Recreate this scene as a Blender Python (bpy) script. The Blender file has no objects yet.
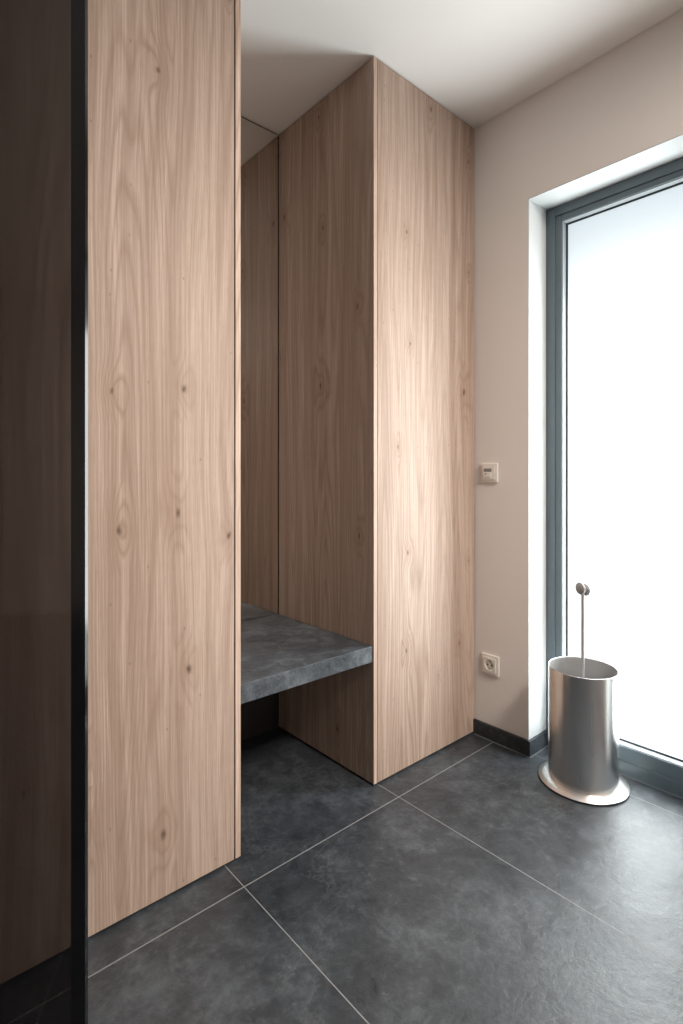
import bpy, bmesh, math, random
from mathutils import Vector, Matrix
R = math.radians
C = bpy.context.scene.collection
SC = bpy.context.scene

# ---------------------------------------------------------------- camera
H = 1.07
cam = bpy.data.cameras.new('camera'); co = bpy.data.objects.new('camera', cam); C.objects.link(co)
co.location = (0, 0, H)
co.rotation_euler = (R(90), 0, -math.atan2(0.660, 0.751))
cam.sensor_fit = 'VERTICAL'; cam.sensor_height = 36.0
cam.lens = 537.0 / 1024.0 * 36.0
cam.shift_y = -37.0 / 1024.0
cam.clip_start = 0.02
SC.camera = co
# ---------------------------------------------------------------- world, lights, exposure
w = bpy.data.worlds.new('sky'); SC.world = w; w.use_nodes = True
w.node_tree.nodes['Background'].inputs[0].default_value = (0.92, 0.95, 1.0, 1)
w.node_tree.nodes['Background'].inputs[1].default_value = 0.56
SC.view_settings.view_transform = 'Standard'
SC.view_settings.look = 'None'
SC.view_settings.gamma = 1.0
SC.view_settings.use_curve_mapping = False
SC.view_settings.exposure = 0.62
SC.cycles.use_denoising = True
SC.cycles.max_bounces = 14
SC.cycles.diffuse_bounces = 8
SC.cycles.glossy_bounces = 6
SC.cycles.transmission_bounces = 8
SC.cycles.transparent_max_bounces = 12
SC.cycles.sample_clamp_indirect = 8.0

def area(name, loc, rot, sx, sy, power, color):
    l = bpy.data.lights.new(name, 'AREA'); l.shape = 'RECTANGLE'; l.size = sx; l.size_y = sy
    l.energy = power; l.color = color
    o = bpy.data.objects.new(name, l); o.location = loc; o.rotation_euler = rot; C.objects.link(o)
    return o
# daylight standing outside the frosted door
area('daylight', (2.26, 0.74, 0.90), (0, R(90), 0), 1.80, 0.60, 36, (1.0, 0.985, 0.965))
# added warm fill light, unseen behind the camera, lifts the cabinet fronts
area('fill_light', (1.22, -0.80, 2.41), (0, 0, 0), 0.46, 0.46, 54, (1.0, 0.89, 0.80))

# ---------------------------------------------------------------- node helpers
class NT:
    def __init__(s, name):
        s.m = bpy.data.materials.new(name); s.m.use_nodes = True
        s.t = s.m.node_tree; s.b = s.t.nodes['Principled BSDF']; s.out = s.t.nodes['Material Output']
    def n(s, kind, **kw):
        x = s.t.nodes.new(kind)
        for k, v in kw.items(): setattr(x, k, v)
        return x
    def put(s, inp, v):
        if isinstance(v, bpy.types.NodeSocket): s.t.links.new(v, inp)
        else: inp.default_value = v
    def math(s, op, a, b=0.0, c=0.0, clamp=False):
        x = s.n('ShaderNodeMath', operation=op, use_clamp=clamp)
        s.put(x.inputs[0], a); s.put(x.inputs[1], b); s.put(x.inputs[2], c)
        return x.outputs[0]
    def coord(s, kind='Object'):
        return s.n('ShaderNodeTexCoord').outputs[kind]
    def mapping(s, v, scale=(1, 1, 1), loc=(0, 0, 0)):
        x = s.n('ShaderNodeMapping'); s.put(x.inputs['Vector'], v)
        x.inputs['Scale'].default_value = scale; x.inputs['Location'].default_value = loc
        return x.outputs[0]
    def noise(s, v, scale=5, detail=2, rough=0.5, dist=0.0, out='Fac'):
        x = s.n('ShaderNodeTexNoise'); s.put(x.inputs['Vector'], v)
        x.inputs['Scale'].default_value = scale; x.inputs['Detail'].default_value = detail
        x.inputs['Roughness'].default_value = rough; x.inputs['Distortion'].default_value = dist
        return x.outputs[out]
    def ramp(s, f, stops, interp='LINEAR'):
        x = s.n('ShaderNodeValToRGB'); s.put(x.inputs[0], f); cr = x.color_ramp; cr.interpolation = interp
        while len(cr.elements) < len(stops): cr.elements.new(0.5)
        for e, (p, c) in zip(cr.elements, stops):
            e.position = p; e.color = (c, c, c, 1) if isinstance(c, float) else (*c, 1)
        return x.outputs[0]
    def mix(s, f, a, b, mode='MIX'):
        x = s.n('ShaderNodeMix', data_type='RGBA', blend_type=mode)
        s.put(x.inputs[0], f)
        s.put(x.inputs[6], a if isinstance(a, bpy.types.NodeSocket) else (*a, 1))
        s.put(x.inputs[7], b if isinstance(b, bpy.types.NodeSocket) else (*b, 1))
        return x.outputs[2]
    def bump(s, h, strength=0.1, dist=0.01):
        x = s.n('ShaderNodeBump'); s.put(x.inputs['Height'], h)
        x.inputs['Strength'].default_value = strength; x.inputs['Distance'].default_value = dist
        s.t.links.new(x.outputs[0], s.b.inputs['Normal'])
    def set(s, color=None, rough=None, metal=None, spec=None):
        if color is not None: s.put(s.b.inputs['Base Color'], color if isinstance(color, bpy.types.NodeSocket) else (*color, 1))
        if rough is not None: s.put(s.b.inputs['Roughness'], rough)
        if metal is not None: s.put(s.b.inputs['Metallic'], metal)
        if spec is not None: s.put(s.b.inputs['Specular IOR Level'], spec)
        return s.m

def oak(name, seed, tint=1.0):
    """vertical oak veneer; u = x + y, v = z"""
    s = NT(name)
    p = s.mapping(s.coord(), loc=(seed * 3.17, seed * 1.73, seed * 0.91))
    sep = s.n('ShaderNodeSeparateXYZ'); s.put(sep.inputs[0], p)
    u = s.math('ADD', sep.outputs[0], sep.outputs[1]); v = sep.outputs[2]
    def uv(su, sv, off=0.0):
        c = s.n('ShaderNodeCombineXYZ')
        s.put(c.inputs[0], s.math('MULTIPLY', u, su)); s.put(c.inputs[1], s.math('MULTIPLY', v, sv)); c.inputs[2].default_value = off
        return c.outputs[0]
    # knots: a few dark eyes with a soft halo
    kc = s.n('ShaderNodeVectorMath', operation='ADD'); s.put(kc.inputs[0], uv(4.9, 2.5, 0.0))
    kn_ = s.n('ShaderNodeTexNoise'); s.put(kn_.inputs['Vector'], uv(45, 20, 2.0)); kn_.inputs['Scale'].default_value = 1.0
    ks = s.n('ShaderNodeVectorMath', operation='SCALE'); s.put(ks.inputs[0], kn_.outputs['Color']); ks.inputs['Scale'].default_value = 0.06
    s.put(kc.inputs[1], ks.outputs[0])
    kv = s.n('ShaderNodeTexVoronoi'); s.put(kv.inputs['Vector'], kc.outputs[0]); kv.voronoi_dimensions = '2D'
    kv.inputs['Scale'].default_value = 1.0; kv.inputs['Randomness'].default_value = 1.0
    d = kv.outputs['Distance']
    sc = s.n('ShaderNodeSeparateColor'); s.put(sc.inputs[0], kv.outputs['Color'])
    pick = s.math('GREATER_THAN', sc.outputs[0], 0.38)
    size = s.math('ADD', s.math('MULTIPLY', sc.outputs[1], 0.040), 0.014)
    eye = s.math('MULTIPLY', pick, s.math('SUBTRACT', 1.0, s.math('DIVIDE', d, size), clamp=True))
    halo = s.math('MULTIPLY', pick, s.math('SUBTRACT', 1.0, s.math('DIVIDE', d, s.math('MULTIPLY', size, 7.0)), clamp=True))
    # gentle sideways drift of the grain
    wob = s.noise(uv(2.2, 0.7, 3.0), 1.0, 2, 0.5)
    # cathedral: contour lines of a tall stretched noise
    n1 = s.noise(uv(6.5, 0.30), 1.0, 1.5, 0.45, 0.2)
    n1 = s.math('ADD', n1, s.math('MULTIPLY', s.noise(uv(60, 5.0, 5.0), 1.0, 2, 0.5), 0.012))
    n1 = s.math('ADD', n1, s.math('MULTIPLY', s.math('POWER', halo, 1.5), 0.10))
    rings = s.math('FRACT', s.math('MULTIPLY', n1, 25.0))
    ringv = s.ramp(rings, [(0.0, 1.0), (0.18, 0.30), (0.66, 0.06), (0.90, 0.75), (1.0, 1.0)])
    # straight fibres
    cu = s.n('ShaderNodeCombineXYZ')
    s.put(cu.inputs[0], s.math('ADD', s.math('MULTIPLY', u, 210.0), s.math('MULTIPLY', wob, 16.0)))
    s.put(cu.inputs[1], s.math('MULTIPLY', v, 2.2)); 
    fib = s.noise(cu.outputs[0], 1.0, 3, 0.65)
    hair = s.noise(uv(620, 4.5, 17.0), 1.0, 2, 0.7)
    pores = s.noise(uv(900, 22, 7.0), 1.0, 2, 0.6)
    pores = s.ramp(pores, [(0.30, 1.0), (0.46, 0.0)])
    # broad light / dark strips of veneer
    cb = s.n('ShaderNodeCombineXYZ')
    s.put(cb.inputs[0], s.math('ADD', s.math('MULTIPLY', u, 26.0), s.math('MULTIPLY', wob, 4.0)))
    s.put(cb.inputs[1], s.math('MULTIPLY', v, 0.22)); cb.inputs[2].default_value = 9.0
    strip = s.noise(cb.outputs[0], 1.0, 2, 0.5)
    base = s.mix(s.ramp(strip, [(0.33, 0.0), (0.68, 1.0)]), (0.455, 0.340, 0.278), (0.660, 0.530, 0.448))
    c = s.mix(s.math('MULTIPLY', s.math('MULTIPLY', ringv, s.ramp(s.noise(uv(4.0, 0.5, 12.0), 1.0, 1), [(0.36, 0.30), (0.60, 1.0)])), 0.72), base, (0.310, 0.210, 0.155))
    c = s.mix(s.math('MULTIPLY', s.ramp(fib, [(0.30, 1.0), (0.62, 0.0)]), 0.50), c, (0.290, 0.195, 0.140))
    c = s.mix(s.math('MULTIPLY', s.ramp(fib, [(0.50, 0.0), (0.78, 1.0)]), 0.30), c, (0.700, 0.570, 0.470))
    c = s.mix(s.math('MULTIPLY', s.ramp(hair, [(0.36, 1.0), (0.60, 0.0)]), 0.30), c, (0.270, 0.185, 0.140))
    c = s.mix(s.math('MULTIPLY', pores, 0.30), c, (0.220, 0.130, 0.085))
    c = s.mix(s.math('MULTIPLY', halo, 0.34), c, (0.300, 0.190, 0.130))
    c = s.mix(s.math('MULTIPLY', eye, 1.0, clamp=True), c, (0.100, 0.060, 0.042))
    # small specks
    sv = s.n('ShaderNodeTexVoronoi'); s.put(sv.inputs['Vector'], uv(22, 11, 0.0)); sv.voronoi_dimensions = '2D'
    sv.inputs['Scale'].default_value = 1.0
    sp = s.n('ShaderNodeSeparateColor'); s.put(sp.inputs[0], sv.outputs['Color'])
    speck = s.math('MULTIPLY', s.math('GREATER_THAN', sp.outputs[0], 0.90), s.math('SUBTRACT', 1.0, s.math('DIVIDE', sv.outputs['Distance'], 0.06), clamp=True))
    c = s.mix(s.math('MULTIPLY', speck, 0.7), c, (0.150, 0.090, 0.060))
    if tint != 1.0: c = s.mix(1.0, c, (tint, tint, tint), 'MULTIPLY')
    s.bump(s.math('ADD', s.math('MULTIPLY', fib, 0.6), s.math('MULTIPLY', pores, -0.5)), 0.10, 0.002)
    return s.set(c, s.math('ADD', 0.46, s.math('MULTIPLY', fib, 0.16)), 0, 0.36)

def slate(name, grout=False, scale=1.0, dark=1.0):
    s = NT(name)
    p = s.coord()
    big = s.noise(p, 3.0 * scale, 6, 0.68, 0.3)
    mid = s.noise(s.mapping(p, loc=(5, 3, 1)), 13.0 * scale, 6, 0.70, 0.2)
    fine = s.noise(s.mapping(p, loc=(1, 7, 2)), 46.0 * scale, 4, 0.7)
    f = s.math('ADD', s.math('MULTIPLY', big, 0.45), s.math('ADD', s.math('MULTIPLY', mid, 0.37), s.math('MULTIPLY', fine, 0.18)))
    c = s.ramp(f, [(0.38, (0.019 * dark, 0.023 * dark, 0.028 * dark)), (0.50, (0.040 * dark, 0.047 * dark, 0.055 * dark)), (0.62, (0.088 * dark, 0.102 * dark, 0.116 * dark))])
    # chalky veins and scuffs
    vn = s.noise(s.mapping(p, scale=(1, 1.6, 1), loc=(2, 2, 2)), 6.0 * scale, 7, 0.70, 0.4)
    vein = s.math('SUBTRACT', 1.0, s.math('MULTIPLY', s.math('ABSOLUTE', s.math('SUBTRACT', vn, 0.5)), 42.0), clamp=True)
    vein = s.math('MULTIPLY', vein, s.ramp(s.noise(s.mapping(p, loc=(9, 1, 4)), 3.5 * scale, 3), [(0.48, 0.0), (0.66, 1.0)]))
    c = s.mix(s.math('MULTIPLY', vein, 0.22), c, (0.19, 0.20, 0.205))
    c = s.mix(s.math('MULTIPLY', s.ramp(fine, [(0.62, 0.0), (0.80, 1.0)]), 0.30), c, (0.20, 0.205, 0.21))
    rough = s.math('ADD', 0.30, s.math('MULTIPLY', mid, 0.26))
    h = s.math('ADD', s.math('MULTIPLY', mid, 1.0), s.math('MULTIPLY', fine, 0.25))
    if grout:
        sep = s.n('ShaderNodeSeparateXYZ'); s.put(sep.inputs[0], p)
        def line(v, off, pitch, hw):
            q = s.math('FRACT', s.math('ADD', s.math('DIVIDE', s.math('SUBTRACT', v, off), pitch), 100.5))
            a = s.math('MULTIPLY', s.math('ABSOLUTE', s.math('SUBTRACT', q, 0.5)), pitch)
            return s.math('LESS_THAN', a, hw)
        g = s.math('MAXIMUM', line(sep.outputs[0], 0.731, 0.590, 0.0013), line(sep.outputs[1], 1.215, 1.190, 0.0018))
        c = s.mix(g, c, (0.225, 0.23, 0.235))
        rough = s.math('MAXIMUM', rough, s.math('MULTIPLY', g, 0.8))
        h = s.math('SUBTRACT', h, s.math('MULTIPLY', g, 1.5))
    s.bump(h, 0.35, 0.008)
    return s.set(c, rough, 0, 0.5)

def plaster(name, col):
    s = NT(name)
    n = s.noise(s.coord(), 260, 3, 0.6)
    s.bump(n, 0.05, 0.002)
    return s.set(col, 0.75, 0, 0.25)

def plain(name, col, rough=0.5, metal=0.0, spec=0.5, var=0.04):
    s = NT(name)
    n = s.noise(s.coord(), 30, 3)
    c = s.mix(n, tuple(x * (1 - var) for x in col), tuple(min(1, x * (1 + var)) for x in col))
    return s.set(c, rough, metal, spec)

def steel(name, vertical=True):
    s = NT(name)
    sc = (300, 300, 3) if vertical else (260, 260, 260)
    n = s.noise(s.mapping(s.coord(), scale=sc), 1.0, 3, 0.6)
    m = s.noise(s.coord(), 14, 4, 0.6)
    spots = s.ramp(s.noise(s.mapping(s.coord(), loc=(3, 3, 3)), 46, 3, 0.6), [(0.66, 0.0), (0.80, 1.0)])
    c = s.mix(m, (0.70, 0.69, 0.68), (0.82, 0.81, 0.80))
    c = s.mix(s.math('MULTIPLY', spots, 0.25), c, (0.34, 0.32, 0.30))
    s.b.inputs['Anisotropic'].default_value = 0.0
    return s.set(c, s.math('ADD', 0.20 if vertical else 0.30, s.math('MULTIPLY', n, 0.10)), 1.0)

M = {}
M['oak_left'] = oak('oak_veneer_left', 1.0)
M['oak_right'] = oak('oak_veneer_right', 2.35)
M['oak_side'] = oak('oak_veneer_side', 4.1, 0.92)
M['oak_edge'] = oak('oak_edge_band', 5.4, 1.32)
M['slate_floor'] = slate('slate_floor_tile', True)
M['slate_bench'] = slate('slate_bench_stone', False, 2.4, 1.6)
M['slate_base'] = slate('slate_skirting', False, 2.0, 0.85)
M['wall'] = plaster('wall_paint', (0.80, 0.76, 0.73))
M['wall_dark'] = plaster('bounce_cut_wall', (0.12, 0.115, 0.11))  # unseen left walls, darkened to cut bounce light into the niche
M['ceiling'] = plaster('ceiling_paint', (0.87, 0.865, 0.85))
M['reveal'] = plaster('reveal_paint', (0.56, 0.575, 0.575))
M['plinth'] = plain('black_plinth', (0.012, 0.012, 0.012), 0.6)
M['backboard'] = plain('dark_backboard', (0.02, 0.018, 0.017), 0.6)
M['frame'] = plain('anthracite_aluminium', (0.105, 0.138, 0.158), 0.34, 0.0, 0.5)
M['bead'] = plain('pale_spacer', (0.24, 0.26, 0.275), 0.4)
M['gasket'] = plain('rubber_gasket', (0.03, 0.033, 0.036), 0.6)
M['plastic'] = plain('cream_plastic', (0.80, 0.77, 0.72), 0.35, 0, 0.5, 0.01)
M['plastic_shade'] = plain('shaded_plastic', (0.62, 0.59, 0.55), 0.4, 0, 0.5, 0.01)  # darker copy of the cream plastic, shade of gap and well in its colour
M['display'] = plain('grey_display', (0.25, 0.235, 0.22), 0.3)
M['hole'] = plain('socket_hole', (0.02, 0.018, 0.016), 0.7)
M['clip'] = plain('earth_clip', (0.30, 0.28, 0.26), 0.4, 0.8)
M['steel'] = steel('brushed_steel')
M['steel_flat'] = steel('satin_steel', False)
M['steel_inner'] = plain('matt_steel', (0.50, 0.49, 0.485), 0.50, 0.85)
M['rod'] = plain('grey_satin_metal', (0.36, 0.355, 0.365), 0.5, 0.3)
M['rubber'] = plain('black_rubber', (0.01, 0.01, 0.012), 0.6)
M['black_gloss'] = plain('black_gloss_metal', (0.003, 0.003, 0.004), 0.12, 0.0, 0.42)
M['lamp'] = plain('fill_lamp_housing', (0.8, 0.8, 0.78), 0.4)

def mirror_mat():
    s = NT('mirror_silver')
    return s.set(s.mix(s.noise(s.coord(), 3), (0.80, 0.77, 0.74), (0.82, 0.79, 0.76)), 0.01, 1.0)
M['mirror'] = mirror_mat()

def frosted():
    s = NT('frosted_glass')
    tr = s.n('ShaderNodeBsdfTransparent'); tr.inputs[0].default_value = (0.92, 0.96, 0.97, 1)
    tl = s.n('ShaderNodeBsdfTranslucent'); s.put(tl.inputs[0], s.mix(s.noise(s.coord(), 2), (0.90, 0.93, 0.94), (0.92, 0.95, 0.96)))
    mx = s.n('ShaderNodeMixShader'); mx.inputs[0].default_value = 0.08
    s.t.links.new(tr.outputs[0], mx.inputs[1]); s.t.links.new(tl.outputs[0], mx.inputs[2])
    gl = s.n('ShaderNodeBsdfGlossy'); gl.inputs['Roughness'].default_value = 0.35
    m2 = s.n('ShaderNodeMixShader'); m2.inputs[0].default_value = 0.05
    s.t.links.new(mx.outputs[0], m2.inputs[1]); s.t.links.new(gl.outputs[0], m2.inputs[2])
    s.t.links.new(m2.outputs[0], s.out.inputs[0])
    return s.m
M['frosted'] = frosted()

def smoked():
    s = NT('smoked_glass')
    tr = s.n('ShaderNodeBsdfTransparent'); tr.inputs[0].default_value = (0.31, 0.298, 0.295, 1)
    gl = s.n('ShaderNodeBsdfGlossy'); gl.inputs['Roughness'].default_value = 0.05
    fr = s.n('ShaderNodeFresnel'); fr.inputs[0].default_value = 1.45
    mx = s.n('ShaderNodeMixShader'); s.t.links.new(fr.outputs[0], mx.inputs[0])
    s.t.links.new(tr.outputs[0], mx.inputs[1]); s.t.links.new(gl.outputs[0], mx.inputs[2])
    s.t.links.new(mx.outputs[0], s.out.inputs[0])
    return s.m
M['smoked'] = smoked()

# ---------------------------------------------------------------- mesh helpers
def add_box(bm, x0, x1, y0, y1, z0, z1):
    vs = [bm.verts.new(p) for p in ((x0,y0,z0),(x1,y0,z0),(x1,y1,z0),(x0,y1,z0),(x0,y0,z1),(x1,y0,z1),(x1,y1,z1),(x0,y1,z1))]
    for f in ((0,3,2,1),(4,5,6,7),(0,1,5,4),(1,2,6,5),(2,3,7,6),(3,0,4,7)): bm.faces.new([vs[i] for i in f])
def add_lathe(bm, prof, seg=96, axis='Z', o=(0, 0, 0), closed=False):
    rings = []
    for r, z in prof:
        ring = []
        for k in range(seg):
            a = 2 * math.pi * k / seg
            p = (r * math.cos(a), r * math.sin(a), z)
            if axis == 'X': p = (p[2], p[0], p[1])
            if axis == 'Y': p = (p[1], p[2], p[0])
            ring.append(bm.verts.new((p[0]+o[0], p[1]+o[1], p[2]+o[2])))
        rings.append(ring)
    pairs = list(zip(rings, rings[1:])) + ([(rings[-1], rings[0])] if closed else [])
    for a, b in pairs:
        for k in range(seg): bm.faces.new((a[k], a[(k+1) % seg], b[(k+1) % seg], b[k]))
    if not closed:
        bm.faces.new(list(reversed(rings[0]))); bm.faces.new(rings[-1])
def obj(name, bm, mat, parent=None, loc=(0, 0, 0), bevel=0.0, seg=2, smooth=False, rotz=0.0):
    bmesh.ops.recalc_face_normals(bm, faces=bm.faces)
    me = bpy.data.meshes.new(name); bm.to_mesh(me); bm.free()
    me.materials.append(mat)
    if smooth:
        for p in me.polygons: p.use_smooth = True
    o = bpy.data.objects.new(name, me); C.objects.link(o); o.location = loc; o.rotation_euler = (0, 0, rotz)
    if parent: o.parent = parent
    if bevel:
        b = o.modifiers.new('bevel', 'BEVEL'); b.width = bevel; b.segments = seg; b.limit_method = 'ANGLE'; b.angle_limit = R(40)
    if smooth:
        e = o.modifiers.new('edges', 'EDGE_SPLIT'); e.split_angle = R(35)
    return o
def box(name, mat, x0, x1, y0, y1, z0, z1, parent=None, bevel=0.0, **k):
    bm = bmesh.new(); add_box(bm, x0, x1, y0, y1, z0, z1)
    return obj(name, bm, mat, parent, bevel=bevel, **k)
def struct(o): o['kind'] = 'structure'; return o
def thing(name, label, cat, loc=(0, 0, 0), rotz=0.0, group=None):
    o = bpy.data.objects.new(name, None); C.objects.link(o); o.location = loc; o.rotation_euler = (0, 0, rotz)
    o.empty_display_size = 0.1
    o['label'] = label; o['category'] = cat
    if group: o['group'] = group
    return o
def tag(o, label, cat, group=None):
    o['label'] = label; o['category'] = cat
    if group: o['group'] = group
    return o

# ---------------------------------------------------------------- dimensions
XW = 1.888        # inner face of the window wall
XF = 2.020        # face of the door frame inside the reveal
YF = 1.310        # cabinet front plane
YM = 1.880        # mirror plane / niche back
ZC = 2.510        # ceiling
YR = 1.070        # left side of the reveal
YE = 0.490        # right side of the reveal
ZR = 2.125        # top of the reveal
XL, YB = -1.25, -2.60

# ---------------------------------------------------------------- room shell
struct(box('floor', M['slate_floor'], XL - 0.2, XF + 0.12, YB - 0.2, 2.1, -0.10, 0.0))
struct(box('ceiling', M['ceiling'], XL - 0.2, XF + 0.25, YB - 0.2, 2.1, ZC, ZC + 0.15))
# window wall with the opening
bm = bmesh.new()
add_box(bm, XW, XF + 0.12, YR, 2.1, 0, ZC)
add_box(bm, XW, XF + 0.12, YB - 0.2, YE, 0, ZC)
add_box(bm, XW, XF + 0.12, YE, YR, ZR, ZC)
struct(obj('wall_right', bm, M['wall']))
# thin pale plaster lining of the reveal
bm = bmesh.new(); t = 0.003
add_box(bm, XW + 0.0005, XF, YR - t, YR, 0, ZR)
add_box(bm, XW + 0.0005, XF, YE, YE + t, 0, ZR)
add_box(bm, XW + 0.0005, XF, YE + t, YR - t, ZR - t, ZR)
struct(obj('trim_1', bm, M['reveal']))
struct(box('wall_back', M['backboard'], XL - 0.2, XW, YM + 0.012, 2.1, 0, ZC))
struct(box('wall_left', M['wall_dark'], XL - 0.2, XL, YB - 0.2, YM + 0.012, 0, ZC))
struct(box('wall_front', M['wall'], XL, XW, YB - 0.2, YB, 0, ZC))
bm = bmesh.new()
add_box(bm, XL, -0.33, 1.14, YM + 0.01, 0, ZC); add_box(bm, -0.33, 0.150, 1.36, YM + 0.01, 0, ZC)
struct(obj('wall_pier', bm, M['wall_dark']))

# skirting of slate tile, wrapping into the reveal
bm = bmesh.new()
pts = [(XW, YF + 0.02), (XW - 0.011, YF + 0.02), (XW - 0.011, YR - t - 0.011), (XF - 0.0005, YR - t - 0.011), (XF - 0.0005, YR - t - 0.0002), (XW, YR - t - 0.0002)]
lo = [bm.verts.new((*p, 0.0)) for p in pts]; hi = [bm.verts.new((*p, 0.060)) for p in pts]
bm.faces.new(lo); bm.faces.new(hi)
for i in range(6): bm.faces.new((lo[i], lo[(i+1) % 6], hi[(i+1) % 6], hi[i]))
bo = struct(obj('baseboard_right', bm, M['slate_base'], bevel=0.0012))
bm = bmesh.new(); add_box(bm, XW - 0.014, XW - 0.011, YR - t - 0.014, YF - 0.005, 0, 0.002)
add_box(bm, XW - 0.014, XF, YR - t - 0.014, YR - t - 0.011, 0, 0.002)
add_box(bm, XF - 0.003, XF, YE + 0.005, YR - t - 0.014, 0, 0.002)
struct(obj('trim_2', bm, plain('grout_bead', (0.20, 0.205, 0.21), 0.7)))

# ---------------------------------------------------------------- glazed door / window
def ring(y0, y1, z0, z1, wy, wz0, wz1, x0, x1):
    """rectangular frame as one mesh"""
    bm = bmesh.new()
    add = lambda a, b, c, d: add_box(bm, x0, x1, a, b, c, d)
    add(y1 - wy, y1, z0, z1); add(y0, y0 + wy, z0, z1)
    add(y0 + wy, y1 - wy, z1 - wz1, z1); add(y0 + wy, y1 - wy, z0, z0 + wz0)
    return bm
wn = bpy.data.objects.new('window_1', None); C.objects.link(wn); wn.location = (XF, (YR + YE) / 2, 0); wn['kind'] = 'structure'
def wpart(name, bm, mat, bevel=0.0):
    bmesh.ops.translate(bm, verts=bm.verts, vec=(-XF, -(YR + YE) / 2, 0))
    return obj(name, bm, mat, wn, bevel=bevel)
a0, a1, b1 = YE + t, YR - t, ZR - t
wpart('outer_frame', ring(a0, a1, 0.0, b1, 0.038, 0.048, 0.038, XF, XF + 0.07), M['frame'], 0.0015)
a0 += 0.0385; a1 -= 0.0385; b1 -= 0.0385
wpart('sash_frame', ring(a0, a1, 0.0485, b1, 0.023, 0.052, 0.023, XF + 0.004, XF + 0.062), M['frame'], 0.002)
a0 += 0.0232; a1 -= 0.0232; b1 -= 0.0232
wpart('glazing_bead', ring(a0, a1, 0.1007, b1, 0.003, 0.003, 0.003, XF + 0.008, XF + 0.036), M['bead'])
wpart('gasket', ring(a0, a1, 0.1007, b1, 0.009, 0.009, 0.009, XF + 0.0363, XF + 0.0405), M['gasket'])
bm = bmesh.new(); add_box(bm, XF + 0.042, XF + 0.050, a0 + 0.001, a1 - 0.001, 0.102, b1 - 0.001)
wpart('frosted_pane', bm, M['frosted'])

# ---------------------------------------------------------------- tall oak cabinets
def cabinet(x0, x1, panel_on, mat, label):
    """door front + side panel towards the niche + carcass, standing on a recessed plinth"""
    root = thing('tall_cabinet', label, 'cabinet', ((x0 + x1) / 2, YF, 0))
    ox, oy = -(x0 + x1) / 2, -YF
    Z0, Z1 = 0.008, ZC - 0.004
    def b(name, m, a, c, d, e, f, g, bev=0.0):
        bm = bmesh.new(); add_box(bm, a, c, d, e, f, g)
        bmesh.ops.translate(bm, verts=bm.verts, vec=(ox, oy, 0)); return obj(name, bm, m, root, bevel=bev)
    pt = 0.019
    if panel_on == 'right':
        b('side_panel', M['oak_side'], x1 - 0.016, x1, YF + 0.001, YM, Z0, Z1, 0.0007)
        b('edge_band', M['oak_edge'], x1 - 0.016, x1, YF, YF + 0.0008, Z0, Z1)
        dx0, dx1 = x0, x1 - 0.016 - 0.0045
        cx0, cx1 = x0, x1 - 0.0165
    else:
        b('side_panel', M['oak_side'], x0, x0 + pt, YF + 0.001, YM, Z0, Z1, 0.0007)
        b('edge_band', M['oak_edge'], x0, x0 + 0.0145, YF, YF + 0.0008, Z0, Z1)
        dx0, dx1 = x0 + 0.0160, x1 - 0.002
        cx0, cx1 = x0 + pt + 0.0005, x1 - 0.001
    if panel_on == 'left':
        b('door', mat, dx0 + 0.0035, dx1, YF, YF + 0.019, Z0, Z1, 0.0007)
    else:
        b('door', mat, dx0, dx1, YF, YF + 0.019, Z0, Z1, 0.0007)
    b('carcass', M['plinth'], cx0, cx1, YF + 0.021, YM - 0.001, 0.010, Z1)
    b('plinth', M['plinth'], (x0 if panel_on == 'right' else x0 + 0.015), (x1 - 0.015 if panel_on == 'right' else x1 - 0.001), YF + 0.015, YM - 0.002, 0.0, 0.0078)
    return root
cabinet(0.155, 0.777, 'right', M['oak_left'], 'tall pale oak cabinet left of the niche, floor to ceiling, nearest the camera')
cabinet(1.299, XW - 0.0005, 'left', M['oak_right'], 'tall pale oak cabinet right of the niche, against the wall with the socket')

# bench slab and mirror in the niche
o = box('bench_slab', M['slate_bench'], 0.7785, 1.2975, YF + 0.004, YM + 0.0105, 0.428, 0.483, bevel=0.0015)
tag(o, 'thick dark slate bench slab spanning the niche between the two oak cabinets', 'bench')
mr = thing('wall_mirror', 'tall frameless mirror on the back of the niche above the slate bench', 'mirror', (1.038, YM + 0.006, 0.483))
bm = bmesh.new(); add_box(bm, -0.2595, 0.2575, -0.003, 0.004, 0.0015, ZC - 0.483 - 0.002)
obj('backing', bm, M['backboard'], mr)
bm = bmesh.new(); add_box(bm, -0.2585, 0.2565, -0.006, -0.0032, 0.0025, ZC - 0.483 - 0.007)
obj('mirror_glass', bm, M['mirror'], mr)

# ---------------------------------------------------------------- smoked glass door leaf standing ajar
Dk = 0.90
cx, cy = 0.3055 * Dk, 1.0625 * Dk
ang = math.atan2(-0.262, 0.965)
leaf = thing('glass_door', 'dark smoked glass door leaf in a slim black frame, ajar at the left', 'door', (cx, cy, 0), ang)
Lw = 0.615
bm = bmesh.new(); fw = 0.0255; z0, z1, th = 0.012, ZC - 0.05, 0.030
prof = [(-fw, 0), (-0.0044, 0), (0, 0.0050), (0, th), (-fw, th)]
lo = [bm.verts.new((*q, z0)) for q in prof]; hi = [bm.verts.new((*q, z1)) for q in prof]
bm.faces.new(lo); bm.faces.new(hi)
for i in range(5): bm.faces.new((lo[i], lo[(i+1) % 5], hi[(i+1) % 5], hi[i]))
add_box(bm, -Lw, -Lw + fw, 0, th, z0, z1)
add_box(bm, -Lw + fw, -fw, 0, th, z0, z0 + 0.04); add_box(bm, -Lw + fw, -fw, 0, th, z1 - 0.03, z1)
obj('door_frame', bm, M['black_gloss'], leaf)
bm = bmesh.new(); add_box(bm, -Lw + fw, -fw, 0.010, 0.016, z0 + 0.04, z1 - 0.03)
obj('smoked_pane', bm, M['smoked'], leaf)
bm = bmesh.new()
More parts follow.
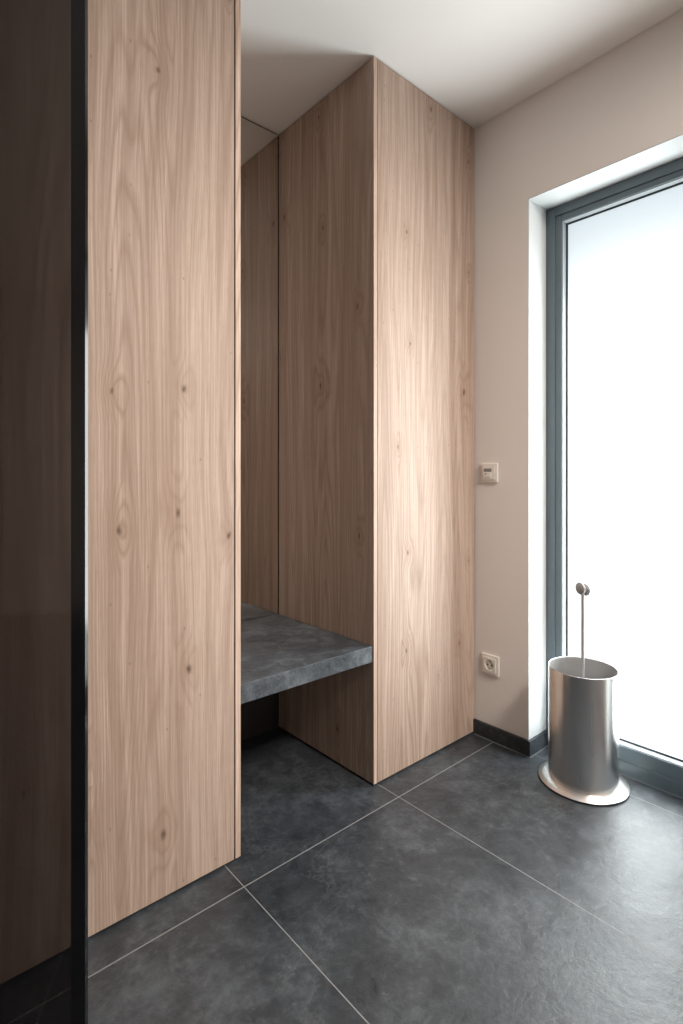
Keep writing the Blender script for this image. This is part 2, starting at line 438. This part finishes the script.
for zz in (0.25, 1.25, 2.2): add_lathe(bm, [(0.008, zz), (0.008, zz + 0.10)], 20, o=(-Lw - 0.006, th, 0))
obj('hinge', bm, M['black_gloss'], leaf)

# ---------------------------------------------------------------- umbrella stand
us = thing('umbrella_stand', 'round brushed steel umbrella stand with central rod, before the frosted door', 'umbrella stand', (1.8735, 0.8535, 0))
bm = bmesh.new(); add_lathe(bm, [(0.1430, 0.0), (0.1450, 0.0012), (0.1450, 0.0040)], 96)
obj('rubber_foot', bm, M['rubber'], us, smooth=True)
bm = bmesh.new()
add_lathe(bm, [(0.05, 0.0042), (0.1448, 0.0042), (0.1460, 0.0055), (0.1460, 0.0072), (0.1448, 0.0085), (0.118, 0.0150), (0.05, 0.0155)], 128, closed=False)
obj('base_disc', bm, M['steel_flat'], us, smooth=True)
bm = bmesh.new()
rb, hb = 0.1130, 0.398
add_lathe(bm, [(rb, 0.0145), (rb, hb - 0.0006), (rb - 0.0006, hb), (rb - 0.0014, hb), (rb - 0.0020, hb - 0.0006), (rb - 0.0020, 0.0170), (0.02, 0.0170), (0.02, 0.0158), (rb - 0.003, 0.0158)], 128, closed=True)
obj('container', bm, M['steel'], us, smooth=True)
bm = bmesh.new(); add_lathe(bm, [(rb - 0.0032, 0.0175), (rb - 0.0032, hb - 0.002), (rb - 0.0022, hb - 0.002), (rb - 0.0022, 0.0175)], 128, closed=True)
obj('inner_wall', bm, M['steel_inner'], us, smooth=True)
bm = bmesh.new(); add_lathe(bm, [(0.0055, 0.0172), (0.0055, 0.655)], 24)
obj('rod', bm, M['rod'], us, smooth=True)
kn = None
bm = bmesh.new()
for sgn in (-1, 1):
    prof = [(0.0220 * math.cos(q), 0.0110 + 0.0090 * math.sin(q)) for q in [R(-84 + 12 * i) for i in range(15)]]
    add_lathe(bm, [(r, z * sgn) for r, z in prof], 40, axis='X', o=(0, 0, 0.671 - 0.003 * sgn))
add_lathe(bm, [(0.0120, -0.0035), (0.0120, 0.0035)], 24, axis='X', o=(0, 0, 0.671))
kn = obj('double_disc_knob', bm, M['rod'], us, smooth=True, rotz=R(-23))

# ---------------------------------------------------------------- switch and socket on the wall
def plate(bm, y, z, half, x0, x1):
    add_box(bm, x0, x1, y - half, y + half, z - half, z + half)
sw = thing('wall_switch', 'square cream switch with small grey display, on the wall above the socket', 'switch', (XW, 1.236, 1.079))
bm = bmesh.new(); plate(bm, 0, 0, 0.0385, -0.009, -0.0002); obj('cover_frame', bm, M['plastic'], sw, bevel=0.003)
bm = bmesh.new(); plate(bm, 0, 0, 0.0285, -0.0105, -0.0092); obj('gap_shade_plate', bm, M['plastic_shade'], sw)  # plate coloured as the shade between frame and insert
bm = bmesh.new(); plate(bm, 0, 0, 0.0272, -0.0130, -0.0106); obj('insert', bm, M['plastic'], sw, bevel=0.001)
bm = bmesh.new(); add_box(bm, -0.0138, -0.0131, -0.014, 0.021, 0.004, 0.017); obj('display', bm, M['display'], sw)
bm = bmesh.new(); add_box(bm, -0.0160, -0.0131, -0.013, 0.020, -0.019, 0.001); obj('rocker', bm, M['plastic'], sw, bevel=0.001)
bm = bmesh.new(); add_lathe(bm, [(0.003, -0.0172), (0.003, -0.0161)], 20, axis='X', o=(0, 0.010, -0.004)); obj('indicator', bm, M['display'], sw)

so = thing('wall_socket', 'square cream power socket low on the wall above the skirting', 'socket', (XW, 1.232, 0.304))
bm = bmesh.new(); plate(bm, 0, 0, 0.0405, -0.009, -0.0002); obj('cover_frame', bm, M['plastic'], so, bevel=0.003)
bm = bmesh.new()
# insert: square face with a round well
half, rw, n = 0.0275, 0.0205, 48
outer, inner, well = [], [], []
for k in range(n):
    a = 2 * math.pi * k / n; c, s_ = math.cos(a), math.sin(a); q = half / max(abs(c), abs(s_))
    outer.append(bm.verts.new((-0.0125, c * q, s_ * q))); inner.append(bm.verts.new((-0.0125, c * rw, s_ * rw)))
    well.append(bm.verts.new((-0.0095, c * rw * 0.94, s_ * rw * 0.94)))
back = [bm.verts.new((-0.0092, v.co.y, v.co.z)) for v in outer]
for k in range(n):
    j = (k + 1) % n
    bm.faces.new((outer[k], outer[j], inner[j], inner[k])); bm.faces.new((inner[k], inner[j], well[j], well[k]))
    bm.faces.new((back[k], back[j], outer[j], outer[k]))
bm.faces.new(well); bm.faces.new(back)
ins = obj('insert', bm, M['plastic'], so)
bm = bmesh.new(); add_lathe(bm, [(0.0188, -0.0098), (0.0188, -0.0097)], 40, axis='X'); obj('well', bm, M['plastic_shade'], so)
for yy in (-0.0095, 0.0095):
    bm = bmesh.new(); add_lathe(bm, [(0.0032, -0.0104), (0.0032, -0.0099)], 20, axis='X', o=(0, yy, 0)); obj('pin_hole', bm, M['hole'], so)
for zz in (-0.0165, 0.0165):
    bm = bmesh.new(); add_box(bm, -0.0120, -0.0099, -0.003, 0.003, zz - 0.002, zz + 0.002); obj('earth_clip', bm, M['clip'], so)

# ---------------------------------------------------------------- housing of the added fill light, behind the camera
cl = thing('fill_lamp', 'square white housing of the added fill light, unseen behind the viewpoint', 'lamp', (1.22, -0.80, ZC))
bm = bmesh.new(); add_box(bm, -0.24, 0.24, -0.24, 0.24, -0.09, -0.0005)
obj('housing', bm, M['lamp'], cl, bevel=0.006)
